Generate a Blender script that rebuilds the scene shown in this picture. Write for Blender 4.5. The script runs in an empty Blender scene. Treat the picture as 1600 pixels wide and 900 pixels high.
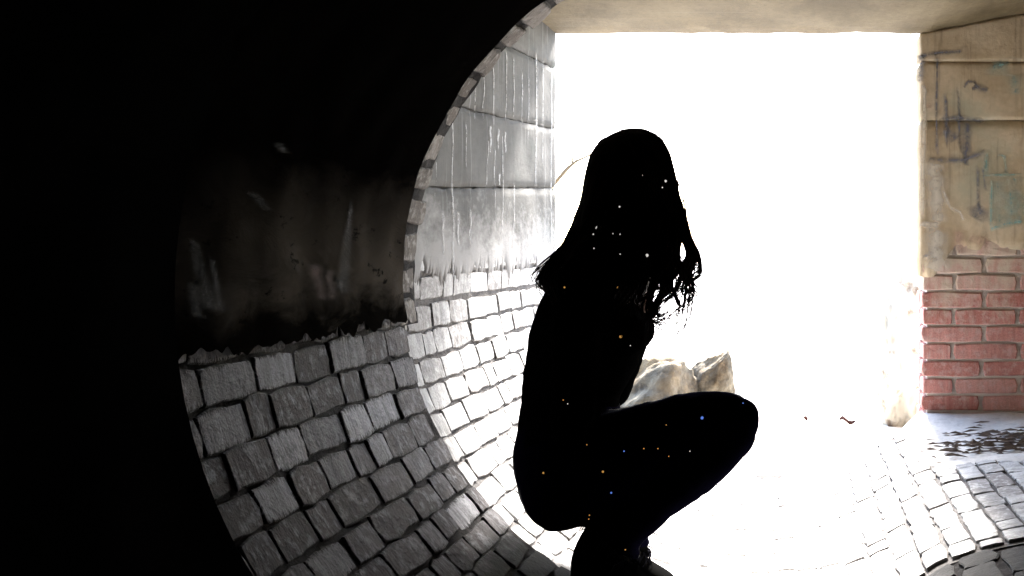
import bpy, bmesh, math, random
from mathutils import Vector, Matrix, noise
from mathutils.bvhtree import BVHTree
R = math.radians
rnd = random.Random(7)
S = bpy.context.scene
C = S.collection

# ------------------------------------------------------------------ camera
CAMX, CAMZ, FPX = 0.119, 0.066, 1800.0        # tunnel axis is x=0, z=0, running along +y
cam = bpy.data.cameras.new("camera")
cam_o = bpy.data.objects.new("camera", cam); C.objects.link(cam_o)
cam_o.location = (CAMX, 0, CAMZ); cam_o.rotation_euler = (R(90), 0, 0)
cam.sensor_width = 36; cam.lens = 36 * FPX / 1600
cam.shift_x = -450 / 1600; cam.shift_y = -65 / 1600
cam.clip_start = 0.02; cam.clip_end = 5000
S.camera = cam_o

# ------------------------------------------------------------------ light
SUN_EL, SUN_AZ = 39, 3
w = bpy.data.worlds.new("World"); S.world = w; w.use_nodes = True
nt = w.node_tree; nt.nodes.clear()
sky = nt.nodes.new("ShaderNodeTexSky"); sky.sky_type = 'NISHITA'; sky.sun_disc = False
sky.sun_elevation = R(SUN_EL); sky.sun_rotation = R(SUN_AZ); sky.dust_density = 1.2; sky.air_density = 1.0; sky.ozone_density = 0.6
bg = nt.nodes.new("ShaderNodeBackground"); bg.inputs[1].default_value = 0.15
out = nt.nodes.new("ShaderNodeOutputWorld")
nt.links.new(sky.outputs[0], bg.inputs[0]); nt.links.new(bg.outputs[0], out.inputs[0])
sun = bpy.data.lights.new("sun", 'SUN'); sun.energy = 4.2; sun.angle = R(9); sun.color = (1, .95, .88)
sun_o = bpy.data.objects.new("sun", sun); C.objects.link(sun_o)
sd = Vector((math.sin(R(SUN_AZ)) * math.cos(R(SUN_EL)), math.cos(R(SUN_AZ)) * math.cos(R(SUN_EL)), math.sin(R(SUN_EL))))
sun_o.rotation_euler = sd.to_track_quat('Z', 'Y').to_euler(); sun_o.location = sd * 30
S.view_settings.view_transform = 'Standard'; S.view_settings.look = 'None'
S.view_settings.gamma = 1; S.view_settings.exposure = 3.85
S.cycles.use_denoising = True
S.cycles.max_bounces = 10; S.cycles.diffuse_bounces = 6

# ------------------------------------------------------------------ helpers
def at(px, py, d):
    "world point on the ray of a photograph pixel at a distance d along the tunnel"
    return Vector((CAMX + (px - 1250) / FPX * d, d, CAMZ - (py - 385) / FPX * d))

def link(name, me, mat=None, parent=None):
    o = bpy.data.objects.new(name, me); C.objects.link(o)
    if mat is not None and not me.materials: me.materials.append(mat)
    if parent is not None: o.parent = parent
    return o

def obj(name, bm, mat=None, parent=None, smooth=False):
    me = bpy.data.meshes.new(name)
    bmesh.ops.recalc_face_normals(bm, faces=bm.faces)
    bm.to_mesh(me); bm.free()
    if smooth:
        for p in me.polygons: p.use_smooth = True
    return link(name, me, mat, parent)

def tag(o, label=None, cat=None, group=None, kind=None):
    if label: o['label'] = label
    if cat: o['category'] = cat
    if group: o['group'] = group
    if kind: o['kind'] = kind
    return o

def empty(name, loc=(0, 0, 0)):
    o = bpy.data.objects.new(name, None); C.objects.link(o); o.location = loc
    o.empty_display_size = .1
    return o

def box(bm, x0, x1, y0, y1, z0, z1):
    v = [bm.verts.new(p) for p in ((x0,y0,z0),(x1,y0,z0),(x1,y1,z0),(x0,y1,z0),(x0,y0,z1),(x1,y0,z1),(x1,y1,z1),(x0,y1,z1))]
    for f in ((0,1,2,3),(4,5,6,7),(0,1,5,4),(1,2,6,5),(2,3,7,6),(3,0,4,7)): bm.faces.new([v[i] for i in f])

def nz(p, s, seed=0.0):
    return noise.noise(Vector((p[0]*s + seed, p[1]*s - seed*.7, p[2]*s + seed*1.3)))

# ------------------------------------------------------------------ materials
class M:
    def __init__(s, name, rough=.9, spec=.2):
        s.m = bpy.data.materials.new(name); s.m.use_nodes = True
        s.t = s.m.node_tree; s.n = s.t.nodes; s.l = s.t.links
        s.b = s.n["Principled BSDF"]
        s.b.inputs["Roughness"].default_value = rough
        s.b.inputs["Specular IOR Level"].default_value = spec
    def new(s, t, **kw):
        n = s.n.new(t)
        for k, v in kw.items(): setattr(n, k, v)
        return n
    def coords(s, scale=(1, 1, 1), kind="geo", loc=(0, 0, 0)):
        mp = s.new("ShaderNodeMapping"); mp.inputs["Scale"].default_value = scale; mp.inputs["Location"].default_value = loc
        if kind == "geo": g = s.new("ShaderNodeNewGeometry"); s.l.new(g.outputs["Position"], mp.inputs[0])
        else: g = s.new("ShaderNodeTexCoord"); s.l.new(g.outputs["Object"], mp.inputs[0])
        return mp.outputs[0]
    def noise(s, vec, scale=5, detail=6, rough=.6, dist=0):
        n = s.new("ShaderNodeTexNoise"); n.inputs["Scale"].default_value = scale; n.inputs["Detail"].default_value = detail
        n.inputs["Roughness"].default_value = rough; n.inputs["Distortion"].default_value = dist
        s.l.new(vec, n.inputs["Vector"]); return n.outputs[0]
    def ramp(s, fac, stops):
        r = s.new("ShaderNodeValToRGB"); e = r.color_ramp.elements
        while len(e) < len(stops): e.new(.5)
        for i, (p, c) in enumerate(stops):
            e[i].position = p; e[i].color = (c, c, c, 1) if not hasattr(c, '__len__') else (*c, 1)
        s.l.new(fac, r.inputs[0]); return r.outputs[0]
    def mix(s, fac, a, b, mode='MIX'):
        n = s.new("ShaderNodeMix"); n.data_type = 'RGBA'; n.blend_type = mode
        for v, i in ((fac, 0), (a, 6), (b, 7)):
            if hasattr(v, 'links') or isinstance(v, bpy.types.NodeSocket): s.l.new(v, n.inputs[i])
            elif i == 0: n.inputs[0].default_value = v
            else: n.inputs[i].default_value = (*v, 1)
        return n.outputs[2]
    def math(s, op, a, b=0):
        n = s.new("ShaderNodeMath"); n.operation = op
        for i, v in enumerate((a, b)):
            if isinstance(v, bpy.types.NodeSocket): s.l.new(v, n.inputs[i])
            else: n.inputs[i].default_value = v
        return n.outputs[0]
    def rand(s): return s.new("ShaderNodeObjectInfo").outputs["Random"]
    def xyz(s):
        g = s.new("ShaderNodeNewGeometry"); x = s.new("ShaderNodeSeparateXYZ"); s.l.new(g.outputs["Position"], x.inputs[0]); return x.outputs
    def col(s, c):
        if isinstance(c, bpy.types.NodeSocket): s.l.new(c, s.b.inputs["Base Color"])
        else: s.b.inputs["Base Color"].default_value = (*c, 1)
        return s
    def bump(s, h, strength=.5, dist=.01):
        b = s.new("ShaderNodeBump"); b.inputs["Strength"].default_value = strength; b.inputs["Distance"].default_value = dist
        s.l.new(h, b.inputs["Height"]); s.l.new(b.outputs[0], s.b.inputs["Normal"]); return s

def brick_mat(name, stops, dirt, half, edge=(.72, 1.02), ragged=.55, streak=.5, bump=.6, patch=(.52, .72), glaze=None, low_black=False, blown_mid=False, plastered=False):
    m = M(name, .9, .15)
    rn = m.rand(); tc = m.new("ShaderNodeTexCoord"); sp = m.new("ShaderNodeSeparateXYZ"); m.l.new(tc.outputs["Object"], sp.inputs[0])
    cb = m.new("ShaderNodeCombineXYZ"); off = m.math('MULTIPLY', rn, 37.0)
    for i in range(3): m.l.new(m.math('ADD', sp.outputs[i], off), cb.inputs[i])
    v = cb.outputs[0]
    if blown_mid:                                                  # blown-out daylight painted in: joints turn pale along the middle of the floor
        f = m.math('ADD', m.math('ADD', m.xyz()[0], m.math('MULTIPLY', m.noise(m.coords(), 8, 5), .2)), .6)
        dirt = m.mix(m.ramp(f, [(.28, 0), (.36, 1), (.92, 1), (1.0, 0)]), dirt, (.5,.49,.47))
    def sc(a):
        mp = m.new("ShaderNodeMapping"); mp.inputs["Scale"].default_value = a; m.l.new(v, mp.inputs[0]); return mp.outputs[0]
    base = m.ramp(rn, stops)
    n1 = m.noise(v, 38, 6, .65); n2 = m.noise(sc((75, 7, 20)), 1.0, 5, .6, .4); n3 = m.noise(v, 190, 4, .6); n4 = m.noise(sc((130, 55, 60)), 1.0, 4, .7, .8)
    ex = m.math('DIVIDE', m.math('ABSOLUTE', sp.outputs[0]), half[0]); ey = m.math('DIVIDE', m.math('ABSOLUTE', sp.outputs[1]), half[1])
    ex = m.math('ADD', m.math('MULTIPLY', m.math('SUBTRACT', ex, 1), half[0]/half[1]), 1)
    e = m.math('ADD', m.math('MAXIMUM', ex, ey), m.math('MULTIPLY', m.math('SUBTRACT', n4, .5), ragged))
    c = m.mix(streak, base, m.ramp(n2, [(.3, .35), (.5, .95), (.72, 1.5)]), 'MULTIPLY')
    if glaze: c = m.mix(m.ramp(n1, [(.50, 0), (.62, .75)]), c, glaze)
    c = m.mix(m.ramp(m.noise(v, 24, 7, .7, .6), [(patch[0], 0), (patch[1], .85)]), c, dirt)
    c = m.mix(.4, c, m.ramp(n3, [(.35, .5), (.6, 1.15)]), 'MULTIPLY')
    c = m.mix(m.ramp(e, [(edge[0], 0), (edge[1] if edge[1] <= 1 else 1, 1)]), c, dirt)
    if plastered:                                            # old render and limewash left on the upper courses
        z_ = m.math('ADD', m.xyz()[2], m.math('MULTIPLY', m.math('SUBTRACT', m.noise(m.coords((1, 1, .45)), 17, 7, .7, .4), .5), .9))
        c = m.mix(m.ramp(m.math('ADD', z_, .5), [(.34, 0), (.62, .95)]), c, (.50,.43,.35))
        c = m.mix(m.ramp(m.noise(m.coords((30, 30, 3)), 1.3, 5, .6), [(.54, 0), (.74, .45)]), c, (.54,.44,.39))
    if low_black: c = m.mix(m.ramp(m.math('ADD', m.xyz()[2], m.math('ADD', 1, m.math('MULTIPLY', m.noise(m.coords(), 9, 6), .16))), [(.535, 1), (.60, 0)]), c, (.008,.007,.007))   # lowest courses turn near black
    m.col(c); h = m.math('ADD', n1, m.math('MULTIPLY', n3, .5)); h = m.math('ADD', h, m.math('MULTIPLY', n2, .5))
    m.bump(h, bump, .005); return m.m

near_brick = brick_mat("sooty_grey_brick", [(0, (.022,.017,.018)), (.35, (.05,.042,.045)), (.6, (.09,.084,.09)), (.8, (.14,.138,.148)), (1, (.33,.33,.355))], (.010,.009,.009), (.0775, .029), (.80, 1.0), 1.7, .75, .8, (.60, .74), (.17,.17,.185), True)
pale_brick = brick_mat("lime_coated_brick", [(0, (.20,.185,.185)), (.3, (.31,.305,.305)), (.7, (.40,.40,.405)), (1, (.5,.5,.51))], (.13,.12,.115), (.0675, .0275), (.92, 1.0), .8, .55, .5, (.58, .76), (.48,.48,.48), blown_mid=True)
ring_brick = brick_mat("brown_arch_brick", [(0, (.07,.058,.049)), (.5, (.115,.097,.085)), (1, (.2,.18,.163))], (.03,.026,.023), (.065, .029), (.80, 1.0), .5, .5, .6, (.56, .7), (.24,.225,.21))
red_brick = brick_mat("faded_red_brick", [(0, (.36,.145,.125)), (.5, (.43,.195,.175)), (1, (.48,.26,.235))], (.50,.40,.36), (.1075, .027), (.90, 1.0), .25, .35, .45, (.55, .78), (.47,.31,.29), plastered=True)

def mortar_mat(name, lo, hi):
    m = M(name, 1, .05); v = m.coords(); n = m.noise(v, 45, 8, .7); n2 = m.noise(v, 7, 4)
    m.col(m.mix(m.ramp(n2, [(.35, 0), (.65, 1)]), m.ramp(n, [(.3, lo), (.7, hi)]), lo)); m.bump(n, 1, .008); return m.m
near_mortar = mortar_mat("black_wet_mortar", (.008,.007,.007), (.055,.05,.05))
pale_mortar = mortar_mat("grey_mortar", (.09,.085,.085), (.2,.19,.185))
_m = M.__new__(M); _m.m = pale_mortar; _m.t = pale_mortar.node_tree; _m.n = _m.t.nodes; _m.l = _m.t.links; _m.b = _m.n["Principled BSDF"]
_src = _m.b.inputs["Base Color"].links[0].from_socket; _x = _m.xyz()          # overexposed floor painted in: pale colour over the joints of the low middle
_blown_mid = _m.math('ADD', _x[0], _m.math('MULTIPLY', _m.noise(_m.coords(), 8, 5), .2))
_m.col(_m.mix(_m.ramp(_m.math('ADD', _blown_mid, .6), [(.28, 0), (.36, 1), (.92, 1), (1.0, 0)]), _src, (.55,.54,.53)))
red_mortar = mortar_mat("pale_lime_mortar", (.48,.43,.39), (.62,.56,.52))

m = M("dark_plaster", 1, .0); v = m.coords((1, .42, 1)); n = m.noise(v, 5, 8, .65); n2 = m.noise(m.coords((6, 9, 4)), 2.5, 7, .65, .6); x = m.xyz()
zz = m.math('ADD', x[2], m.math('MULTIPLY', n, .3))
crown_black = m.ramp(zz, [(.16, 1), (.36, 0)])                      # ragged tone line on the plaster: brown below, black above
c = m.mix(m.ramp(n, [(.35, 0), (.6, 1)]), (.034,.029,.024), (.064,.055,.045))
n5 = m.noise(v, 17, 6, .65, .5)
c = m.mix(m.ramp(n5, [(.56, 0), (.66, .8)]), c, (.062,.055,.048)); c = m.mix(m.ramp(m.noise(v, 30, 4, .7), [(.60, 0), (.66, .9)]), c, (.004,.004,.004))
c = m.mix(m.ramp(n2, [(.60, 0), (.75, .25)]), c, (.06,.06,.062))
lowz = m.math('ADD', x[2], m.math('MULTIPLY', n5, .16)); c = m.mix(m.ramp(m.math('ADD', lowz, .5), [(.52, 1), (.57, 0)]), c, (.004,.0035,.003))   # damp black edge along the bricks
c = m.mix(crown_black, (.0018,.0016,.0015), c)
c = m.mix(m.ramp(m.math('SUBTRACT', m.math('ADD', x[1], m.math('MULTIPLY', n, .5)), 1.2), [(.50, 1), (.85, 0)]), c, (.002,.0018,.0016))   # tunnel shade painted in: plaster fades to black away from the opening
m.col(c); m.bump(n5, .45, .012); dark_plaster = m.m

m = M("unlit_black", 1, 0); m.col(m.ramp(m.noise(m.coords(), 6, 5), [(.35, .0012), (.7, .0035)])); unlit_dark = m.m  # near-black colour stands in for the unlit dark round the camera

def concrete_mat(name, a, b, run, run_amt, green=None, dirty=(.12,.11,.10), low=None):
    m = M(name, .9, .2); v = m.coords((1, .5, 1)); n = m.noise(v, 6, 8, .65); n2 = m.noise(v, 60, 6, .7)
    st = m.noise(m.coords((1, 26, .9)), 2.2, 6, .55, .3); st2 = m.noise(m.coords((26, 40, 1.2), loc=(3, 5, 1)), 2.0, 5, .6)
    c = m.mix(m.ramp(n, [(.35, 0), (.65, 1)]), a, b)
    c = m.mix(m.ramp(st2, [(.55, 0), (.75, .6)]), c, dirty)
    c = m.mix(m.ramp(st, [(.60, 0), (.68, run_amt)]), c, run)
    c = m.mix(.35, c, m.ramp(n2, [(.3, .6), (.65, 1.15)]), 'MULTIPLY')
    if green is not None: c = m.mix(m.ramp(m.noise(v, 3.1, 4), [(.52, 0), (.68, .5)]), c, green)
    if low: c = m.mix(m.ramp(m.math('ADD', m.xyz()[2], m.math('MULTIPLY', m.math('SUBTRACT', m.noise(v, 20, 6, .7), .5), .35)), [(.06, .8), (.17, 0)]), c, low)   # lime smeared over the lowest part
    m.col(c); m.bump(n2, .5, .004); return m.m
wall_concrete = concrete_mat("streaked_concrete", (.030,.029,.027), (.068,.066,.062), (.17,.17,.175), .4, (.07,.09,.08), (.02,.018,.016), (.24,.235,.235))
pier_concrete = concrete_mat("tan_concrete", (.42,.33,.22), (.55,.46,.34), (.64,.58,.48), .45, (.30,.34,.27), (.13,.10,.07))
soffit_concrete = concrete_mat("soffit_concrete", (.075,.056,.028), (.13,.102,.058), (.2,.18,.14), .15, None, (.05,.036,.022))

m = M("pale_sand", 1, 0); n = m.noise(m.coords(), 3, 8, .6); m.col(m.ramp(n, [(.3, (.50,.47,.43)), (.7, (.62,.59,.55))])); m.bump(m.noise(m.coords(), 60, 6), .4, .01); sand = m.m
def flat(name, c, rough=.9, spec=.1):
    m = M(name, rough, spec); n = m.noise(m.coords(), 30, 5); m.col(m.ramp(n, [(.3, tuple(k*.8 for k in c)), (.7, tuple(k*1.15 for k in c))])); return m.m
def soft(name, c, lo=.35, hi=.6, amt=.85):                   # thin worn paint: soft edged, flaked by noise
    m = M(name, .9, .1); m.col(c); a = m.new("ShaderNodeAttribute"); a.attribute_name = "edge"
    n = m.noise(m.coords(), 55, 6, .7)
    al = m.math('MULTIPLY', m.ramp(n, [(lo, .15), (hi, 1)]), m.ramp(m.math('ADD', a.outputs["Fac"], m.math('MULTIPLY', m.math('SUBTRACT', n, .5), .9)), [(.1, amt), (.95, 0)]))
    m.l.new(al, m.b.inputs["Alpha"]); return m.m
lime_paint = soft("white_lime_run", (.42,.42,.425)); grey_paint = soft("faded_grey_paint", (.15,.16,.20), .33, .6, .85); aqua_paint = soft("faded_turquoise_paint", (.23,.40,.385), .35, .6, .7)
aqua_wash = soft("pale_turquoise_wash", (.26,.40,.38), .4, .65, .6); soot_stain = soft("pale_drip_stain", (.085,.089,.094), .35, .65, .6); rust_stain = soft("red_stain", (.05,.022,.018), .3, .6, .7)
def ribbon(bm, rows):
    ly = bm.verts.layers.float.get("edge") or bm.verts.layers.float.new("edge"); n = len(rows); g = []
    for i, (l, c_, r_) in enumerate(rows):
        vs = [bm.verts.new(p) for p in (l, c_, r_)]; end = 1 if i in (0, n-1) else 0
        vs[0][ly] = 1; vs[1][ly] = end; vs[2][ly] = 1; g.append(vs)
    for a, b in zip(g, g[1:]): bm.faces.new((a[0], a[1], b[1], b[0])); bm.faces.new((a[1], a[2], b[2], b[1]))
red_paint = soft("faded_red_paint", (.42,.22,.2), .4, .65, .6); cream_paint = soft("cream_lime_stain", (.62,.58,.52), .3, .55, .85)
m = M("tan_rock", .95, .1); v = m.coords(); n = m.noise(v, 9, 8, .65); m.col(m.mix(m.ramp(m.noise(v, 4, 5), [(.4, 0), (.6, 1)]), m.ramp(n, [(.35, (.10,.066,.034)), (.65, (.20,.145,.085))]), m.ramp(n, [(.35, (.055,.046,.034)), (.65, (.22,.195,.15))]))); m.bump(n, 1, .03); rock_mat = m.m
m = M("pale_limestone", .95, .1); v = m.coords(); n = m.noise(v, 7, 7, .65); m.col(m.mix(m.ramp(n, [(.56, 0), (.66, .8)]), (.30,.27,.22), (.07,.042,.028))); m.bump(n, .7, .02); limestone = m.m
leaf_mat = flat("dead_leaf", (.05,.02,.018)); twig_mat = flat("dry_twig", (.32,.26,.18)); litter_mat = flat("dark_litter", (.15,.125,.115))
skin = M("skin", .55, .3); skin.col((.42,.26,.2)); skin = skin.m
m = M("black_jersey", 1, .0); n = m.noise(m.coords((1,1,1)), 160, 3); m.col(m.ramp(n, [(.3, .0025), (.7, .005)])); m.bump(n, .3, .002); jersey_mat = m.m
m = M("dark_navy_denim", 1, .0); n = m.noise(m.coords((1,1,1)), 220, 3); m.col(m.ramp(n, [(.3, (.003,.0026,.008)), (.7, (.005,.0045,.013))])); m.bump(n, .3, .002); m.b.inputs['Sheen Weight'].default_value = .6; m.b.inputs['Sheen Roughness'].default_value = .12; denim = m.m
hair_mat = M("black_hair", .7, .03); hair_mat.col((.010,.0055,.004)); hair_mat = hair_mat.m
boot_mat = M("black_leather", 1, 0); boot_mat.col((.004,.004,.004)); boot_mat = boot_mat.m
thread_mat = M("frayed_thread", 1, 0); thread_mat.col((.012,.012,.016)); thread_mat = thread_mat.m
eye_mat = M("eye_white", .3, .4); eye_mat.col((.6,.58,.56)); eye_mat = eye_mat.m
lip_mat = M("lip", .5, .3); lip_mat.col((.3,.12,.11)); lip_mat = lip_mat.m

# ------------------------------------------------------------------ brick pieces
def brick_meshes(name, mat, L, W, H, n=10, count=12, jag=.12, cham=.006, seed=1):
    r = random.Random(seed); res = []
    for k in range(count):
        pts = []
        corners = [(-1,-1),(1,-1),(1,1),(-1,1)]
        for i in range(4):
            a, b = corners[i], corners[(i+1) % 4]
            steps = (0, .33, .67) if i % 2 == 0 else (0, .5)
            for t in steps:
                u = (a[0]+(b[0]-a[0])*t)*L/2; v = (a[1]+(b[1]-a[1])*t)*W/2
                k_ = .35 if t == 0 else 1
                u *= 1 - (.06 if t == 0 else 0); v *= 1 - (.08 if t == 0 else 0)
                pts.append((u + r.uniform(-1, 1)*jag*W*.35, v + r.uniform(-1, 1)*jag*W*.45*k_))
        bm = bmesh.new(); N = len(pts)
        tilt = (r.uniform(-.012, .012), r.uniform(-.02, .02))
        lo = [bm.verts.new((p[0], p[1], -.004)) for p in pts]
        mid = [bm.verts.new((p[0], p[1], H - cham*r.uniform(.7, 1.3) + p[0]*tilt[0] + p[1]*tilt[1])) for p in pts]
        hi = [bm.verts.new((p[0]*(1-2*cham/L) , p[1]*(1-2.4*cham/W), H + p[0]*tilt[0] + p[1]*tilt[1] + r.uniform(-.001,.001))) for p in pts]
        ctr = bm.verts.new((0, 0, H + .001))
        for i in range(N):
            j = (i+1) % N
            bm.faces.new((lo[i], lo[j], mid[j], mid[i])); bm.faces.new((mid[i], mid[j], hi[j], hi[i])); bm.faces.new((hi[i], hi[j], ctr))
        me = bpy.data.meshes.new(name); bmesh.ops.recalc_face_normals(bm, faces=bm.faces); bm.to_mesh(me); bm.free()
        me.materials.append(mat); res.append(me)
    return res

def lay(me, parent, loc, ax, ay, az, sx=1, sy=1, rot=0, name="brick"):
    o = bpy.data.objects.new(name, me); C.objects.link(o)
    ca, sa = math.cos(rot), math.sin(rot)
    ax2 = ax*ca + ay*sa; ay2 = ay*ca - ax*sa
    mt = Matrix(((ax2.x*sx, ay2.x*sy, az.x, loc.x), (ax2.y*sx, ay2.y*sy, az.y, loc.y), (ax2.z*sx, ay2.z*sy, az.z, loc.z), (0,0,0,1)))
    o.parent = parent; o.matrix_basis = mt
    return o
X, Y, Z = Vector((1,0,0)), Vector((0,1,0)), Vector((0,0,1))
def cyl(th, rad, y): return Vector((rad*math.cos(th), y, rad*math.sin(th)))
RB = .731
def floor_profile():                                         # arc from the left springing, easing into a flat shoulder on the right
    P = [Vector((RB*math.cos(R(180 + a)), 0, RB*math.sin(R(180 + a)))) for a in range(0, 123, 1)]
    u = 0; st = RB*R(1)
    while P[-1].x < 1.24:
        ph_ = R(2.5 + 29.5*math.exp(-u/.15)); P.append(P[-1] + Vector((math.cos(ph_), 0, math.sin(ph_)))*st); u += st
    return P
FP = floor_profile(); FST = RB*R(1)
def on_floor(sl, y):
    i = min(len(FP)-2, int(sl/FST)); f = sl/FST - i; p = FP[i].lerp(FP[i+1], f); t = (FP[i+1]-FP[i]).normalized()
    return Vector((p.x, y, p.z)), t, Vector((-t.z, 0, t.x))
def floor_z(x_):
    for a, b in zip(FP, FP[1:]):
        if a.x <= x_ <= b.x: return a.z + (b.z-a.z)*(x_-a.x)/(b.x-a.x)
    return FP[-1].z
def bar(th, rad, y):                                          # the barrel is a flattened arch, wider on its right side, with the floor's profile below
    c, s_ = math.cos(th), math.sin(th); a = math.degrees(th) % 360
    if 270 < a < 360:
        L0, L1 = RB*R(90), FST*(len(FP)-1.01); f = min(1, (a-270)/72)
        p, t, n = on_floor(L0 + (L1-L0)*f, y); p = p + n*((.731-rad) - .021*min(1, f/.15))
        if a > 342: g = (a-342)/18; p = p.lerp(Vector((rad*1.74, y, 0)), g)
        return p
    k = 1 + (.74*min(1, max(0, s_ + 1)) if c > 0 else 0)
    return Vector((rad*c*k, y, rad*s_))

def cyl_sheet(bm, rad, t0, t1, y0, y1, nt_, ny, amp=0, sc=12, seed=0, ragged=None):
    rows = []
    for j in range(ny+1):
        row = []
        for i in range(nt_+1):
            th = R(t0 + (t1-t0)*i/nt_); y = y0 + (y1-y0)*j/ny
            if ragged and i in (0, nt_): th += R(ragged*(1 if i == 0 else -1)*(nz((0, y*14, i), 1, seed) + .6*nz((0, y*55, i), 1, seed)))
            p = bar(th, rad, y); rr = rad + amp*nz(p, sc, seed)
            row.append(bm.verts.new(bar(th, rr, y)))
        rows.append(row)
    for j in range(ny):
        for i in range(nt_): bm.faces.new((rows[j][i], rows[j][i+1], rows[j+1][i+1], rows[j+1][i]))
    return rows

# ================================================================== STRUCTURE
# --- dark pipe round the camera
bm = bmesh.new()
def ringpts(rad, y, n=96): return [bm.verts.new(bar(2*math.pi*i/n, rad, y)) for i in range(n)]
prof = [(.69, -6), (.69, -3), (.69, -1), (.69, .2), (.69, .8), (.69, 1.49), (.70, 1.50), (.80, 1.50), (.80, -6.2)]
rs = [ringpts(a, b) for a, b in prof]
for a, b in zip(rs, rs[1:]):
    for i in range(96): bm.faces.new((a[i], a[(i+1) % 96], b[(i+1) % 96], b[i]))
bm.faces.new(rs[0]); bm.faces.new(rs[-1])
o = obj("tunnel_pipe", bm, unlit_dark, smooth=False)
tag(o, "unlit black pipe in the foreground at the left edge", "tunnel")

# --- brick barrel
barrel = empty("brick_tunnel", (0, 1.5, -.7)); off = Vector((0, 1.5, -.7))
tag(barrel, "sooty grey brick tunnel barrel with black plastered crown, left of the crouching woman", "tunnel")
bm = bmesh.new(); cyl_sheet(bm, .713, 178, 362, 1.42, 2.405, 90, 40, .006, 25, 3)
o = obj("mortar_bed", bm, near_mortar, barrel, True); o.location = -off
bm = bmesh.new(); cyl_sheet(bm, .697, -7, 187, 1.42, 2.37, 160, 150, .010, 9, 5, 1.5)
o = obj("plaster_crown", bm, dark_plaster, barrel, True); o.location = -off
bm = bmesh.new(); cyl_sheet(bm, .76, 0, 360, 1.42, 2.39, 64, 2); o = obj("outer_shell", bm, near_mortar, barrel); o.location = -off
bm = bmesh.new(); bm2 = bmesh.new()
def stain(bm_, px0, py0, px1, py1, w0, w1):
    rw = []
    for i in range(11):
        f = i/10; a, b = px0 + (px1-px0)*f, py0 + (py1-py0)*f; wd = w0 + (w1-w0)*f
        def hit(a_, b_):
            lo_, hi_ = 1.43, 2.36
            for _ in range(40):
                d_ = (lo_+hi_)/2; p = at(a_, b_, d_)
                if math.hypot(p.x, p.z) < .681: lo_ = d_
                else: hi_ = d_
            return at(a_, b_, lo_)
        a += 4*nz((i*.6, px0, 0), 1, 2); rw.append((hit(a - wd, b), hit(a, b), hit(a + wd, b)))
    ribbon(bm_, rw)
for q in ((548,310,535,462,3,16), (300,370,330,490,10,20), (330,400,345,490,6,10), (432,222,446,240,10,12), (300,440,312,500,12,14), (395,300,420,330,12,8)): stain(bm, *q)
for q in ((490,410,505,470,18,10), (515,420,520,470,8,10)): stain(bm2, *q)
o = obj("pale_stain", bm, soot_stain, barrel); o.location = -off; tag(o, kind="stuff")
o = obj("red_stain", bm2, rust_stain, barrel); o.location = -off; tag(o, kind="stuff")
nb = brick_meshes("brick", near_brick, .158, .0585, .0045, jag=.18, seed=2, count=28, cham=.002)
step = math.degrees(.0605/.705)
k = 0; th = 185.5
while th < 340:
    y = 1.40 - (.085 if k % 2 else .0) + rnd.uniform(-.02, .02)
    while y < 2.37:
        sx = rnd.choice((.5, .7, .8, .85, .9, 1)) if rnd.random() < .75 else rnd.uniform(.45, 1.1)
        L = .155*sx; yc = y + L/2
        if yc + L/2 > 2.40: sx *= max(.35, (2.40-y)/L); L = .155*sx; yc = y + L/2
        if yc + L/2 > 1.47 and y < 2.36:
            t = R(th) + rnd.uniform(-.004, .004)
            ay = (bar(t + .01, .705, 0) - bar(t - .01, .705, 0)).normalized(); az = Vector((-ay.z, 0, ay.x)); stretch = 1.32 if 270 < math.degrees(t) < 342 else 1
            lay(rnd.choice(nb), barrel, bar(t, .713 - rnd.uniform(-.001, .002), yc) - off, Y, ay, az, sx, stretch*rnd.uniform(.93, 1.03), rnd.uniform(-.035, .035))
        y += L + rnd.uniform(.001, .009)
    th += step; k += 1

# --- arch ring
ring = empty("arch_ring", (0, 2.43, .7)); off = Vector((0, 2.43, .7))
tag(ring, "curved rim of brown arch bricks framing the upper left of the opening", "arch")
vb = brick_meshes("arch_brick", ring_brick, .115, .058, .094, jag=.26, seed=4, count=10, cham=.003)
th = 186
while th > -6:
    t = R(th); az = -Vector((math.cos(t), 0, math.sin(t))); ay = Vector((-math.sin(t), 0, math.cos(t)))
    sy = rnd.uniform(.85, 1.15)
    lay(rnd.choice(vb), ring, bar(t, .802 + rnd.uniform(-.006, .008), 2.430) - off, Y, ay, az, rnd.uniform(.92, 1.04), sy, rnd.uniform(-.04, .04), "arch_brick")
    th -= math.degrees((.056*sy + .014)/.705)
bm = bmesh.new()
for y in (2.385, 2.49): cyl_sheet(bm, .72, -8, 188, y, y + .001, 60, 1)
cyl_sheet(bm, .714, -8, 188, 2.375, 2.488, 120, 6, .005, 30, 2)
o = obj("mortar_joint", bm, near_mortar, ring, True); o.location = -off
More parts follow.
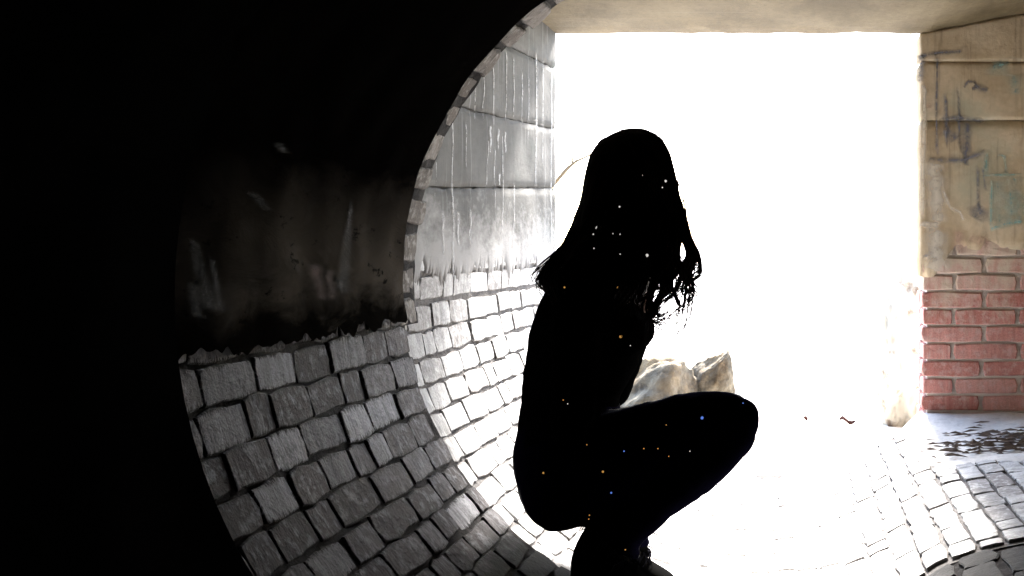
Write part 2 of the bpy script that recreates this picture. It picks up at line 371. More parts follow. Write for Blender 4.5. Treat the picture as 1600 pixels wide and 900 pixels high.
# wall that carries the ring
def hole(t, y):
    a = math.degrees(t)
    if a < 180: return bar(t, .735, y)
    if a >= 345: f = (a-345)/15; return Vector((1.24 + .008*f, y, (FP[-1].z-.004)*(1-f)))
    p = on_floor((a-180)/165*FST*(len(FP)-1.001), y)[0]; return Vector((p.x, y, p.z - .004))
bm = bmesh.new(); N = 240
inner = []; outer = []
for y in (2.392, 2.412):
    a = []; b = []
    for i in range(N):
        t = 2*math.pi*i/N; c_, s_ = math.cos(t), math.sin(t); kx = 1.5/max(abs(c_), abs(s_))
        a.append(bm.verts.new(hole(t, y))); b.append(bm.verts.new((kx*c_, y, kx*s_)))
    inner.append(a); outer.append(b)
for q in range(2):
    for i in range(N): bm.faces.new((inner[q][i], inner[q][(i+1) % N], outer[q][(i+1) % N], outer[q][i]))
for i in range(N):
    bm.faces.new((inner[0][i], inner[0][(i+1) % N], inner[1][(i+1) % N], inner[1][i]))
o = obj("head_wall", bm, near_mortar); tag(o, "dark wall behind the brown arch bricks at the end of the brick tunnel", "wall")

# --- curved brick floor between the arch and the opening
PORT = 3.97
floor = empty("brick_floor", (0, 2.41, -.73)); off = Vector((0, 2.41, -.73)); tag(floor, kind="structure")
ZB = -.52
bm = bmesh.new()
prof = [(-RB, .12)] + [(p.x, p.z) for p in FP[::2]]
rows = []
for j in range(33):
    y = 2.40 + (PORT-2.40)*j/32; row = []
    for (px, pz) in prof:
        p = Vector((px, y, pz)); s = 1 + .004*nz(p, 25, 9); row.append(bm.verts.new((px*s, y, pz*s)))
    rows.append(row)
for a, b in zip(rows, rows[1:]):
    for i in range(len(prof)-1): bm.faces.new((a[i], a[i+1], b[i+1], b[i]))
o = obj("mortar_bed", bm, pale_mortar, floor, True); o.location = -off
pb = brick_meshes("brick", pale_brick, .137, .0545, .0045, jag=.18, seed=6, count=24, cham=.0018)
rowsz = [(.098, None), (.035, None), (-.028, None)]
sp = math.degrees(.059/.722); th = 180 + math.degrees(.091/.722)
rl = [('v', .098), ('v', .035), ('v', -.028)]
sl = RB*R(th-180)
while on_floor(sl, 0)[0].x < .88: rl.append(('c', sl)); sl += .0597
for k, (kind, val) in enumerate(rl):
    y = 2.42 - (.07 if k % 2 else 0) + rnd.uniform(-.02, .02)
    YE = PORT
    if kind == 'c' and on_floor(val, 0)[0].x > .47: YE = 3.30 - .25*(on_floor(val, 0)[0].x-.47)
    while y < YE - .03:
        sx = rnd.choice((.55, .85, 1, 1.05, 1.2)); L = .135*sx
        if y < 2.415: sx *= .6; L = .135*sx; y = 2.416
        if y + L > YE - .005: L = YE - .005 - y; sx = L/.135
        if L < .03: break
        yc = y + L/2
        if kind == 'v': loc = Vector((-RB, yc, val)); az = X; ay = -Z
        else:
            loc, ay, az = on_floor(val + rnd.uniform(-.002, .002), yc); loc = loc + az*rnd.uniform(-.001, .003)
        lay(rnd.choice(pb), floor, loc - off, Y, ay, az, sx, rnd.uniform(.93, 1.04), rnd.uniform(-.03, .03))
        y += L + rnd.uniform(.002, .007)
# bench on the right
bm = bmesh.new(); nx, ny = 40, 30; rows = []
for j in range(ny+1):
    row = []
    for i in range(nx+1):
        x_ = .46 + (1.23-.46)*i/nx; y0 = 3.26 - .25*(x_-.46) + .05*nz((x_*9, 0, 0), 1, 4); y = y0 + (4.02-y0)*j/ny
        row.append(bm.verts.new((x_, y, floor_z(x_) + (max(0, ZB + .004 - floor_z(x_))*min(1, max(0, (j/ny-.45)/.4))*min(1, i/4)) + .006*min(1, j/3) + .010*min(1, i/4) - .010 + .007*nz((x_, y, 0), 9, 4))))
    rows.append(row)
for a, b in zip(rows, rows[1:]):
    for i in range(nx): bm.faces.new((a[i], a[i+1], b[i+1], b[i]))
bench_mat = concrete_mat("bench_concrete", (.46,.44,.42), (.58,.56,.53), (.6,.6,.58), .3, None, (.22,.2,.19))
o = obj("floor_bench", bm, bench_mat, smooth=True); tag(o, kind="structure")

# --- left side wall: lifts of board-marked concrete over the brick
lw = empty("side_wall", (-.72, 3.2, 0)); off = Vector((-.72, 3.2, 0))
tag(lw, "streaked grey concrete side wall with white runs, left of the bright opening", "wall")
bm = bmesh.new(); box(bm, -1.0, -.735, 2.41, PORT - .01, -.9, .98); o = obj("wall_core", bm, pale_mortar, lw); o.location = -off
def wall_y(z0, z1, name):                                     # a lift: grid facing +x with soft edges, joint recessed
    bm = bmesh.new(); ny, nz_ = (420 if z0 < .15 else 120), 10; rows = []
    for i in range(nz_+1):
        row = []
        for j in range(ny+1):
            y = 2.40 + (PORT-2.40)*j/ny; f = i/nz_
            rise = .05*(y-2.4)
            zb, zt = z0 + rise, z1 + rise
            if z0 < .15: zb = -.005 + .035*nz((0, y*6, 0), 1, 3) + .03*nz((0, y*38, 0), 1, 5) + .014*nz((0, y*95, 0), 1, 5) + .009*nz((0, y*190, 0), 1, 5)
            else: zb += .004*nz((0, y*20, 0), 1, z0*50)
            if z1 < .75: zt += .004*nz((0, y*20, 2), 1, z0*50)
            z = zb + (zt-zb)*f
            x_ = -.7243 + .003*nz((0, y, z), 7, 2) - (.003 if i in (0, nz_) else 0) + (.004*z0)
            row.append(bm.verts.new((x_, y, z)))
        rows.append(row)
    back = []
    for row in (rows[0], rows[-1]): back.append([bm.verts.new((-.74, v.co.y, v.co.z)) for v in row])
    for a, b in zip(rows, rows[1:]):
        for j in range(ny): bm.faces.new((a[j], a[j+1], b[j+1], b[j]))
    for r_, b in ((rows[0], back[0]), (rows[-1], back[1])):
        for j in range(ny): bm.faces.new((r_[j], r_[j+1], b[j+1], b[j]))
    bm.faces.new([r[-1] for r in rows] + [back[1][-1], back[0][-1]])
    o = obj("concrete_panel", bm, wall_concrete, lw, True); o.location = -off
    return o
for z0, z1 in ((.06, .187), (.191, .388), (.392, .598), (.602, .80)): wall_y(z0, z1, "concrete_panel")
# white lime runs, drawn where they hang on the wall
bm = bmesh.new()
def run(px, py0, py1, wpx, seed):
    d0 = (CAMX + .714)*FPX/(1250-px); a = at(px, py0, d0); b = at(px, py1, d0); n = 14
    rw = []
    for i in range(n+1):
        f = i/n; z = a.z + (b.z-a.z)*f; wd = wpx/FPX*d0*(.5+.7*abs(nz((0, f*3, seed), 2, seed)))*(1-.5*f)*2.6
        yy = d0 + .012*nz((0, f*2, seed), 1.5, seed*3); xx = -.7232 + .003*nz((0, yy, z), 7, 2) + .004*z
        rw.append(((xx, yy - wd, z), (xx + .0004, yy, z), (xx, yy + wd, z)))
    ribbon(bm, rw)
for i, q in enumerate(((712,180,330,4),(714,300,440,5),(760,105,190,3),(775,100,200,3.5),(795,80,195,3),(806,85,190,3),(842,75,300,5),(852,90,260,3),(770,195,240,9),(783,200,235,7),(795,205,240,6),(766,215,300,2.5),(778,230,330,2.5),(790,205,380,2.5),(733,190,265,2.5),(748,130,190,2.5),(820,110,200,2.5),(830,120,220,2.5),(808,285,375,3),(786,270,290,7),(698,330,400,9),(722,330,385,8),(740,325,380,5),(865,100,400,4),(687,250,310,2)))  :
    run(*q, i*1.7+.3)
o = obj("white_run", bm, lime_paint, lw); o.location = -off; tag(o, kind="stuff")

# --- ceiling slab
bm = bmesh.new(); xs = [-1.0, -.3, .1, .538, .72, .92, 1.35]; ys = [2.40, 2.8, 3.2, 3.5, 3.7, 3.85, PORT, 4.0]
def sz(x_, y): return .80 + (.19*(x_-.538) if x_ > .538 else 0) + .004*nz((x_, y, 0), 5, 3)
xs = [-1.0 + 2.5*i/40 for i in range(41)]
lo = [[bm.verts.new((a, b, sz(a, b) + (.012 if b > 3.98 else 0) + (.006*nz((a*25, b, 1), 1, 2) if b > 3.9 else 0))) for a in xs] for b in ys]
hi = [[bm.verts.new((a, b, 1.25)) for a in xs] for b in (ys[0], ys[-1])]
for a, b in zip(lo, lo[1:]):
    for i in range(40): bm.faces.new((a[i], a[i+1], b[i+1], b[i]))
for i in range(40):
    bm.faces.new((lo[0][i], lo[0][i+1], hi[0][i+1], hi[0][i])); bm.faces.new((lo[-1][i], lo[-1][i+1], hi[1][i+1], hi[1][i])); bm.faces.new((hi[0][i], hi[0][i+1], hi[1][i+1], hi[1][i]))
o = obj("ceiling_slab", bm, soffit_concrete, smooth=False); tag(o, "tan concrete slab spanning over the bright opening", "ceiling")

# --- right pier
PX0 = .538
pier = empty("brick_pier", (.75, PORT, ZB)); off = Vector((.75, PORT, ZB))
tag(pier, "right pier of faded red brick under graffiti marked tan concrete", "pier")
bm = bmesh.new(); box(bm, PX0 + .02, 1.35, PORT + .012, 4.25, -.9, .95); o = obj("pier_core", bm, red_mortar, pier); o.location = -off
rb = brick_meshes("brick", red_brick, .215, .053, .006, jag=.1, seed=9, count=12, cham=.004)
rs_ = brick_meshes("brick", red_brick, .10, .052, .016, jag=.1, seed=11, count=6, cham=.004)
nrow = 11; ph = .0595
for r_ in range(-1, nrow):
    z = ZB + .015 + ph*(r_+.5); x_ = PX0 + (.005 if r_ % 2 else -.002); first = True
    while x_ < 1.3:
        sx = (.47 if (first and r_ % 2) else 1)*rnd.uniform(.94, 1.04); L = .215*sx
        lay(rnd.choice(rb), pier, Vector((x_ + L/2, PORT + .008 + rnd.uniform(-.003, .002), z)) - off, X, Z, -Y, sx, rnd.uniform(.97, 1.05), rnd.uniform(-.012, .012))
        x_ += L + .008; first = False
    for q in range(2):                                         # reveal, facing the opening
        lay(rnd.choice(rs_), pier, Vector((PX0 + .022, PORT + .065 + q*.115, z)) - off, -Y, Z, -X, 1, 1, 0)
def pier_panel(z0, z1, x1=1.33):
    bm = bmesh.new(); nx, nn = 90, 14; f0 = []; 
    for i in range(nn+1):
        row = []
        for j in range(nx+1):
            x_ = PX0 - .004 + (x1-PX0)*j/nx; zb, zt = z0, z1 + (.19*(x_-.538) if z1 > .78 else 0)
            if z0 < .15: zb = .05 + .05*nz((x_*10, 0, 0), 1, 5) - .10*max(0, min(1, (.66-x_)/.08))
            zz_ = zb + (zt-zb)*i/nn
            xx = x_ + (.006*nz((0, 0, zz_*25), 1, 3) if j == 0 else 0)
            yy = PORT - .012 + .004*nz((x_, 0, zz_), 8, 6) + (.003 if i in (0, nn) else 0)
            if z0 < .15: yy += .016*max(0, 1 - (zz_-zb)/.09)*(.5 + 1.3*nz((x_*22, 0, zz_*8), 1, 8) + .5*nz((x_*60, 0, zz_*25), 1, 3))
            row.append(bm.verts.new((xx, yy, zz_)))
        f0.append(row)
    for a, b in zip(f0, f0[1:]):
        for j in range(nx): bm.faces.new((a[j], a[j+1], b[j+1], b[j]))
    side = [bm.verts.new((r[0].co.x + .002, 4.25, r[0].co.z)) for r in f0]
    for i in range(nn): bm.faces.new((f0[i][0], f0[i+1][0], side[i+1], side[i]))
    for row in (f0[0], f0[-1]):
        bk = [bm.verts.new((v.co.x, PORT + .02, v.co.z)) for v in row]
        for j in range(nx): bm.faces.new((row[j], row[j+1], bk[j+1], bk[j]))
    o = obj("concrete_panel", bm, pier_concrete, pier, True); o.location = -off
for z0, z1 in ((.10, .498), (.5005, .70), (.7025, .80)): pier_panel(z0, z1)
# faded graffiti, painted strokes on the concrete
def strokes(name, mat, lst, d=PORT - .0155):
    for q, (pts, wd) in enumerate(lst):
        bm = bmesh.new()
        P = []
        for (a, b), (c_, e) in zip(pts, pts[1:]):
            for i in range(6): P.append((a + (c_-a)*i/6, b + (e-b)*i/6))
        P.append(pts[-1]); Lv, Rv = [], []
        dd = d - .0001*q
        for i, (a, b) in enumerate(P):
            p0 = P[max(0, i-1)]; p1 = P[min(len(P)-1, i+1)]; dx, dy = p1[0]-p0[0], p1[1]-p0[1]; l = math.hypot(dx, dy) or 1
            ww = wd*2.6*(.75 + .6*nz((i*.7, q*3, 0), 1, 2))
            Lv.append((at(a - dy/l*ww/2, b + dx/l*ww/2, dd), at(a, b, dd), at(a + dy/l*ww/2, b - dx/l*ww/2, dd)))
        ribbon(bm, Lv)
        o = obj(name, bm, mat, pier); o.location = -off
g = lambda *p: [(1300 + a/2, b/2) for a, b in p]
strokes("graffiti_stroke", grey_paint, [(g((268,178),(330,165),(412,160)), 5), (g((330,162),(326,330),(328,495)), 4), (g((355,285),(358,470)), 5), (g((394,268),(400,482)), 4),
    (g((332,374),(400,368),(478,380)), 6), (g((424,378),(422,450),(414,520)), 9), (g((300,495),(350,502),(412,500),(482,474)), 6), (g((412,275),(424,255),(446,256),(452,270),(436,280)), 4), (g((440,266),(490,284)), 7), (g((455,510),(458,660)), 4), (g((470,520),(480,600)), 5), (g((280,800),(345,795)), 5)])
strokes("graffiti_stroke", aqua_paint, [(g((484,470),(480,545)), 5), (g((520,482),(540,490),(545,545)), 4), (g((460,548),(598,545)), 3), (g((500,550),(495,725)), 4), (g((492,716),(540,700),(600,692)), 7), (g((500,205),(556,200)), 9), (g((555,560),(560,650)), 4)], PORT - .0175)
strokes("turquoise_wash", aqua_wash, [(g((520,700),(525,640),(515,560)), 20), (g((560,700),(565,620),(570,540)), 24), (g((590,690),(590,600)), 22), (g((520,200),(520,240)), 26), (g((570,230),(575,300)), 16)], PORT - .0168)
strokes("grey_wash", grey_paint, [(g((270,260),(280,200),(275,170)), 9), (g((350,400),(390,440)), 14), (g((450,690),(470,640)), 20), (g((300,790),(340,800)), 12)], PORT - .0163)
strokes("red_stain", red_paint, [(g((395,715),(400,800)), 12), (g((430,740),(470,760)), 14), (g((300,320),(305,340)), 8), (g((480,735),(485,800)), 10)], PORT - .0185)
strokes("lime_stain", cream_paint, [(g((318,500),(326,600),(330,700)), 18), (g((290,250),(285,450),(280,690)), 7), (g((345,590),(370,650),(400,662),(412,690)), 3), (g((270,700),(340,705)), 8), (g((325,700),(322,860)), 22)], PORT - .0195)
# right end of the box
bm = bmesh.new(); box(bm, 1.25, 1.45, 2.405, PORT - .015, -.9, 1.1); o = obj("end_wall", bm, pier_concrete)
tag(o, "tan concrete wall closing the chamber beside the brick pier, beyond the right edge", "wall")

# ================================================================== OUTSIDE
bm = bmesh.new()
ys = [PORT - .02, 4.02, 4.2, 4.5, 5, 5.6, 6.3, 7.2, 8.5, 10, 13, 18, 26, 40, 70, 140, 300, 700, 2000]
xs = [-2000, -600, -200, -70, -25, -10, -5, -3, -2, -1.4] + [-1 + .2*i for i in range(11)] + [1.4, 2, 3, 5, 10, 25, 70, 200, 600, 2000]
rows = []
for y in ys: rows.append([bm.verts.new((a, y, -.722 + (.02*nz((a, y, 0), 1.2, 1) if y > 4.1 else 0))) for a in xs])
rows.insert(0, [bm.verts.new((a, PORT - .03, -2.2)) for a in xs]); rows.insert(0, [bm.verts.new((a, -2000, -2.3)) for a in xs])
for a, b in zip(rows, rows[1:]):
    for i in range(len(xs)-1): bm.faces.new((a[i], a[i+1], b[i+1], b[i]))
o = obj("ground", bm, sand, smooth=True); tag(o, kind="structure")

def rock(name, c, rad, seed, cuts, label, mat=None, rot=0):
    bm = bmesh.new(); bmesh.ops.create_icosphere(bm, subdivisions=5, radius=1)
    r = random.Random(seed); planes = [(Vector((r.uniform(-1,1), r.uniform(-1,1), r.uniform(-.7,1))).normalized(), r.uniform(.55, .85)) for _ in range(cuts)]
    for v in bm.verts:
        p = v.co.copy()
        for n_, h in planes:
            e = p.dot(n_) - h
            if e > 0: p -= n_*e
        p *= 1 + .10*nz(p, 2.2, seed) + .06*nz(p, 6, seed) + .035*nz(p, 14, seed) - .05*max(0, 1 - abs(nz(p, 2.7, seed + 9))*14)
        v.co = Vector((p.x*rad[0], p.y*rad[1], p.z*rad[2]))
    o = obj(name, bm, mat or rock_mat, smooth=True); o.location = c; o.rotation_euler.y = rot
    tag(o, label, "rock"); return o
rock("boulder", at(1010, 655, 4.5), (.285, .18, .245), 8, 6, "low tan boulder outside the opening just behind the woman's lap")
rock("boulder", at(1103, 612, 4.62), (.115, .10, .215), 12, 12, "upright split grey brown rock standing outside above the woman's thigh", rot=R(9))
rock("boulder", (.60, 5.1, -.45), (.14, .3, .5), 21, 7, "pale cream rock face with brown stains outside beside the brick pier", limestone)

def tube(bm, pts, rads, n=5, flat_=1.0):
    prev = None; rings = []
    for i, p in enumerate(pts):
        a = pts[max(0, i-1)]; b = pts[min(len(pts)-1, i+1)]; t = (b-a)
        if t.length < 1e-7: t = Vector((0,0,1))
        t.normalize(); u = t.cross(Vector((.13, 1, .21))); u.normalize(); v_ = t.cross(u)
        rings.append([bm.verts.new(p + (u*math.cos(2*math.pi*k/n) + v_*math.sin(2*math.pi*k/n)*flat_)*rads[i]) for k in range(n)])
    for a, b in zip(rings, rings[1:]):
        for k in range(n): bm.faces.new((a[k], a[(k+1) % n], b[(k+1) % n], b[k]))
    bm.faces.new(rings[0]); bm.faces.new(rings[-1])
bm = bmesh.new()
tube(bm, [at(855, 300, 4.02), at(886, 264, 4.1), at(900, 252, 4.12), at(914, 246, 4.15), at(930, 238, 4.2), at(945, 236, 4.25)], [.007, .008, .006, .005, .004, .002])
tube(bm, [at(893, 258, 4.11), at(896, 240, 4.13), at(905, 225, 4.15)], [.004, .003, .001])
o = obj("twig", bm, twig_mat, smooth=True); tag(o, "thin bare tan twig sticking out past the left edge of the opening", "twig")
def leaf(c, sx, rot, label, s=1):
    bm = bmesh.new(); n = 8; top = []; L = []; Rr = []
    for i in range(n+1):
        f = i/n; hw = .5*math.sin(math.pi*f**.8)*sx; z = .012 + .02*abs(f-.5) + .010*math.sin(f*7)
        L.append(bm.verts.new((f*sx*1.6, -hw, z + .5*hw))); top.append(bm.verts.new((f*sx*1.6, 0, z))); Rr.append(bm.verts.new((f*sx*1.6, hw, z + .7*hw)))
    for i in range(n): bm.faces.new((L[i], top[i], top[i+1], L[i+1])); bm.faces.new((top[i], Rr[i], Rr[i+1], top[i+1]))
    bmesh.ops.solidify(bm, geom=bm.faces[:], thickness=.001)
    o = obj("dead_leaf", bm, leaf_mat); o.location = c; o.rotation_euler.z = rot
    tag(o, label, "leaf", "dead leaves on the pale ground"); return o
leaf(Vector((at(1310, 662, 5.0).x, 5.0, -.715)), .055, .2, "curled dark red leaf lying on the bright ground outside, the larger one")
leaf(Vector((at(1255, 656, 5.1).x, 5.1, -.715)), .022, .9, "tiny grey fallen leaf on the bright ground, left of the red leaf")

# leaf litter on the bench
bm = bmesh.new(); r = random.Random(3)
for i in range(420):
    d = 3.28 + .42*abs(r.gauss(0, .45)) + r.uniform(0, .05); x_ = .50 + .5*r.random()**.8
    if r.random() > (x_-.45)/.25: continue
    z = floor_z(x_) + .010 + r.random()*.012; L = r.uniform(.015, .075); a = r.gauss(0, .35)
    dv = Vector((math.cos(a), math.sin(a), r.uniform(-.08, .08)))*L/2; c = Vector((x_, d, z)); wv = Vector((-math.sin(a), math.cos(a), 0))*r.uniform(.0015, .0055)
    v = [bm.verts.new(c - dv), bm.verts.new(c + wv), bm.verts.new(c + dv), bm.verts.new(c - wv), bm.verts.new(c + Z*r.uniform(.003, .008))]
    for k in range(4): bm.faces.new((v[k], v[(k+1) % 4], v[4]))
    bm.faces.new(v[:4])
o = obj("leaf_litter", bm, litter_mat); tag(o, "dark twigs and leaf litter scattered at the foot of the brick pier", kind="stuff")

# ================================================================== THE WOMAN
D = 2.45
PPM = FPX/D
class Loft:
    def __init__(s): s.bm = bmesh.new()
    def sweep(s, st, n=24, shrink=0.0):
        "st: list of (centre Vector, half thickness in the plane of travel, half width across)"
        rings = []
        N = len(st)
        for i, (c, a, b) in enumerate(st):
            t = (st[min(N-1, i+1)][0] - st[max(0, i-1)][0]).normalized()
            wv = Y - t*t.dot(Y)
            if wv.length < .2: wv = X - t*t.dot(X)
            wv.normalize(); u = t.cross(wv)
            a = max(.004, a - shrink); b = max(.004, b - shrink)
            rings.append([s.bm.verts.new(c + u*a*math.cos(2*math.pi*k/n) + wv*b*math.sin(2*math.pi*k/n)) for k in range(n)])
        for p, q in zip(rings, rings[1:]):
            for k in range(n): s.bm.faces.new((p[k], p[(k+1) % n], q[(k+1) % n], q[k]))
        for rg, sg in ((rings[0], -1), (rings[-1], 1)):
            cc = sum((v.co for v in rg), Vector())/n; cv = s.bm.verts.new(cc)
            for k in range(n): s.bm.faces.new((rg[k], rg[(k+1) % n], cv))
    def ball(s, c, r3, rot=None, seg=20):
        m_ = Matrix.Translation(c) @ (rot.to_matrix().to_4x4() if rot else Matrix()) @ Matrix.Diagonal((*r3, 1))
        bmesh.ops.create_uvsphere(s.bm, u_segments=seg, v_segments=seg//2+2, radius=1, matrix=m_)
    def build(s, name, mat, voxel, smooth_it=6, parent=None, wrinkle=None):
        bmesh.ops.recalc_face_normals(s.bm, faces=s.bm.faces)
        me = bpy.data.meshes.new("tmp"); s.bm.to_mesh(me); s.bm.free()
        o = bpy.data.objects.new("tmp", me); C.objects.link(o)
        md = o.modifiers.new("r", 'REMESH'); md.mode = 'VOXEL'; md.voxel_size = voxel
        sm = o.modifiers.new("s", 'SMOOTH'); sm.factor = .5; sm.iterations = smooth_it
        dg = bpy.context.evaluated_depsgraph_get(); new = bpy.data.meshes.new_from_object(o.evaluated_get(dg))
        bpy.data.objects.remove(o); new.name = name
        if wrinkle:
            for v in new.vertices: v.co += v.normal*wrinkle(v.co)
        for p in new.polygons: p.use_smooth = True
        new.materials.clear()
        return link(name, new, mat, parent)

def px(stations, d):                                           # photograph pixels on the woman's own plane
    k = d/FPX
    return [(at(a, b, d), t*k, wd) for a, b, t, wd in stations]
def smooth_path(st, sub=4):
    out_ = []
    P = [Vector((*c, a, b)) if False else (c, a, b) for c, a, b in st]
    for i in range(len(P)-1):
        p0, p1, p2, p3 = P[max(0, i-1)], P[i], P[i+1], P[min(len(P)-1, i+2)]
        for k in range(sub):
            t = k/sub
            f = lambda q0, q1, q2, q3: (q1*2 + (q2-q0)*t + (q0*2 - q1*5 + q2*4 - q3)*t*t + (q1*3 - q0 - q2*3 + q3)*t**3)*.5
            out_.append((f(p0[0], p1[0], p2[0], p3[0]), f(p0[1], p1[1], p2[1], p3[1]), f(p0[2], p1[2], p2[2], p3[2])))
    out_.append(P[-1]); return out_
torso = smooth_path(px([(948,432,40,.055), (934,452,62,.115), (926,482,80,.175), (922,520,88,.165), (908,560,84,.145), (894,605,75,.132), (891,650,76,.145), (894,700,86,.168)], D))
pelvis = smooth_path(px([(892,628,72,.135), (893,660,80,.15), (895,700,87,.17), (894,745,85,.182), (886,785,66,.175), (882,808,34,.13)], D))
def leg(dy, sh=0):
    d = D + dy
    th_ = smooth_path(px([(884,752,78,.095), (940,722,78,.092), (1000,697,65,.085), (1080,667,54,.072), (1135,656,45,.062), (1160,656,36,.053)], d))
    sh_ = smooth_path(px([(1158,660,34,.05), (1140,676,42,.055), (1085,724,48,.056), (1030,774,38,.047), (980,822,34,.042), (946 + (18 if dy > 0 else -8),862,31,.038)], d))
    return th_, sh_
NEAR, FAR = -.095, .105
# arms: the near arm folds across her lap, the far arm bends up to the chin
shN = at(925, 488, D) + Y*-.165; elN = at(918, 648, D) + Y*-.16; wrN = at(948, 655, D) + Y*.03
shF = at(925, 488, D) + Y*.165; elF = at(938, 622, D) + Y*.165; wrF = at(984, 528, D) + Y*.10
def arm(a, b, r0, r1, r2, sub=8):
    return [(a.lerp(b, i/sub), (r0 + (r1-r0)*min(1, i/sub*2) if i/sub < .5 else r1 + (r2-r1)*(i/sub-.5)*2),) for i in range(sub+1)]
def arm_st(a, b, r0, r1, r2): return [(c, r_, r_*.95) for c, r_ in arm(a, b, r0, r1, r2)]

head_c = at(986, 298, D); face_az = R(48)
fq = Matrix.Rotation(face_az, 3, 'Z') @ Matrix.Rotation(R(10), 3, 'Y')       # local +x is where the face looks
def head(L):
    b2 = bmesh.new(); bmesh.ops.create_uvsphere(b2, u_segments=64, v_segments=48, radius=1)
    for v in b2.verts:
        p = v.co; x_, y_, z_ = p.x, p.y, p.z
        w_ = .073*(1 - .26*max(0, -z_)**1.5); dpt = .094*(1 - .10*max(0, -z_)*(1 if x_ < 0 else .2))
        q = Vector((x_*dpt, y_*w_, z_*.112))
        if x_ > 0:
            f = math.exp(-((y_*w_)/.011)**2); zz_ = q.z
            q.x += .024*f*math.exp(-((zz_+.022)/.016)**2) + .012*f*math.exp(-((zz_)/.022)**2)        # nose
            for s_ in (-1, 1): q.x -= .012*math.exp(-((q.y - s_*.031)/.014)**2 - ((zz_-.006)/.012)**2)  # sockets
            q.x += .006*math.exp(-((q.y)/.024)**2 - ((zz_+.052)/.006)**2) + .006*math.exp(-((q.y)/.02)**2 - ((zz_+.064)/.006)**2)
            q.x += .010*math.exp(-((q.y)/.022)**2 - ((zz_+.095)/.014)**2)                              # chin
            q.x += .005*math.exp(-((q.y)/.05)**2 - ((zz_-.028)/.012)**2)                               # brow
        v.co = head_c + fq @ q
    me = bpy.data.meshes.new("t"); b2.to_mesh(me); b2.free(); L.bm.from_mesh(me); bpy.data.meshes.remove(me)
    for s_ in (-1, 1): L.ball(head_c + fq @ Vector((-.008, s_*.074, -.005)), (.018, .007, .03), (Matrix.Rotation(face_az, 3, 'Z')).to_quaternion(), 16)
def hand(L, wr, dirv, up, side, curl=.5):
    dirv = dirv.normalized(); up = (up - dirv*dirv.dot(up)).normalized(); lat = dirv.cross(up)*side
    pal = wr + dirv*.045
    rot = Matrix((dirv, lat, up)).transposed().to_quaternion()
    L.ball(pal, (.052, .040, .015), rot, 18)
    for k, ln in enumerate((.068, .076, .071, .056)):
        base = pal + dirv*.036 + lat*(.029 - .0195*k); p = base; a = .12 + curl*.3; st = [(p - dirv*.02, .0085, .0085)]; 
        for seg, fr in enumerate((.45, .32, .25)):
            d_ = dirv*math.cos(a) - up*math.sin(a) + lat*(.10 - .07*k); st.append((p, .0085 - seg*.0008, .0085 - seg*.0008)); p = p + d_.normalized()*ln*fr; a += curl
        st.append((p, .0062, .0062)); L.sweep(st, 10)
    tb = pal - dirv*.025 + lat*.03; st = [(tb - lat*.012, .013, .013), (tb + lat*.012 + dirv*.016 - up*.006, .011, .011), (tb + lat*.022 + dirv*.042 - up*.012, .0095, .0095), (tb + lat*.022 + dirv*.064 - up*.018, .007, .007)]
    L.sweep(st, 10)

B = Loft(); SHR = .012
B.sweep(torso, 28, SHR); B.sweep(pelvis, 28, SHR)
B.sweep([(at(944, 452, D), .05, .055), (at(958, 415, D), .046, .05), (at(972, 372, D), .046, .05), (at(980, 330, D), .05, .052)], 20)
head(B)
for dy in (NEAR, FAR):
    a, b = leg(dy); B.sweep(a, 20, SHR); B.sweep(b, 20, SHR)
    an = at(946 + (18 if dy > 0 else -8), 860, D + dy); fz = lambda x_: -math.sqrt(.7215**2 - x_*x_); hx = an.x - .057
    B.sweep([(an + Vector((.02, 0, .03)), .03, .03), (an, .03, .03), (an + Vector((-.005, 0, -.03)), .03, .03)], 16)
    B.sweep([(Vector((hx + q, an.y, fz(hx + q) + .036)), h_, w_) for q, h_, w_ in ((.025, .016, .02), (.05, .02, .026), (.09, .016, .03), (.12, .011, .03), (.145, .007, .024))], 16)
for sh, el, wr in ((shN, elN, wrN), (shF, elF, wrF)):
    B.sweep(arm_st(sh, el, .040, .036, .031), 16); B.sweep(arm_st(el, wr, .032, .030, .021), 16); B.ball(el, (.032,)*3)
hand(B, wrN, Vector((.12, .95, -.2)), Vector((-.2, .2, 1)), -1, .28)
hand(B, wrF, Vector((.28, -.25, .9)), Vector((1, .1, -.2)), 1, .45)
person = B.build("person", skin, .0042, 4)
tag(person, "crouching woman silhouetted in black top and dark jeans with long wavy hair", "person")

T = Loft()
T.sweep(torso, 36)
for s_ in (-1, 1): T.ball(at(974, 518, D) + Y*.07*s_, (.058, .06, .052))
for sh, el, wr in ((shN, elN, wrN), (shF, elF, wrF)):
    T.ball(sh, (.052, .05, .052)); T.sweep(arm_st(sh, el, .052, .047, .042), 18); T.ball(el, (.042,)*3); T.sweep(arm_st(el, el.lerp(wr, .96), .042, .038, .03), 18)
fold = lambda c: .0030*nz(c, 16, 1) + .0022*nz((c[0]*1.2, c[1], c[2]*3), 18, 4)
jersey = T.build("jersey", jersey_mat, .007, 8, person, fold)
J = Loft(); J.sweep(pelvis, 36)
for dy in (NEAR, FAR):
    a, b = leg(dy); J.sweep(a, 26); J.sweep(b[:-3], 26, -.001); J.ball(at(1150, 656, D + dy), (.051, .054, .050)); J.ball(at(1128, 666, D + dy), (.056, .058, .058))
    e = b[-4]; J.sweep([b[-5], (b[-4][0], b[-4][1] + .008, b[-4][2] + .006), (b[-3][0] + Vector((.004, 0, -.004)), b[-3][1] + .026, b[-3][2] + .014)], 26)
jeans = J.build("jeans", denim, .007, 8, person, lambda c: .0028*nz(c, 22, 3) + .002*nz((c[0]*2, c[1], c[2]), 26, 6))
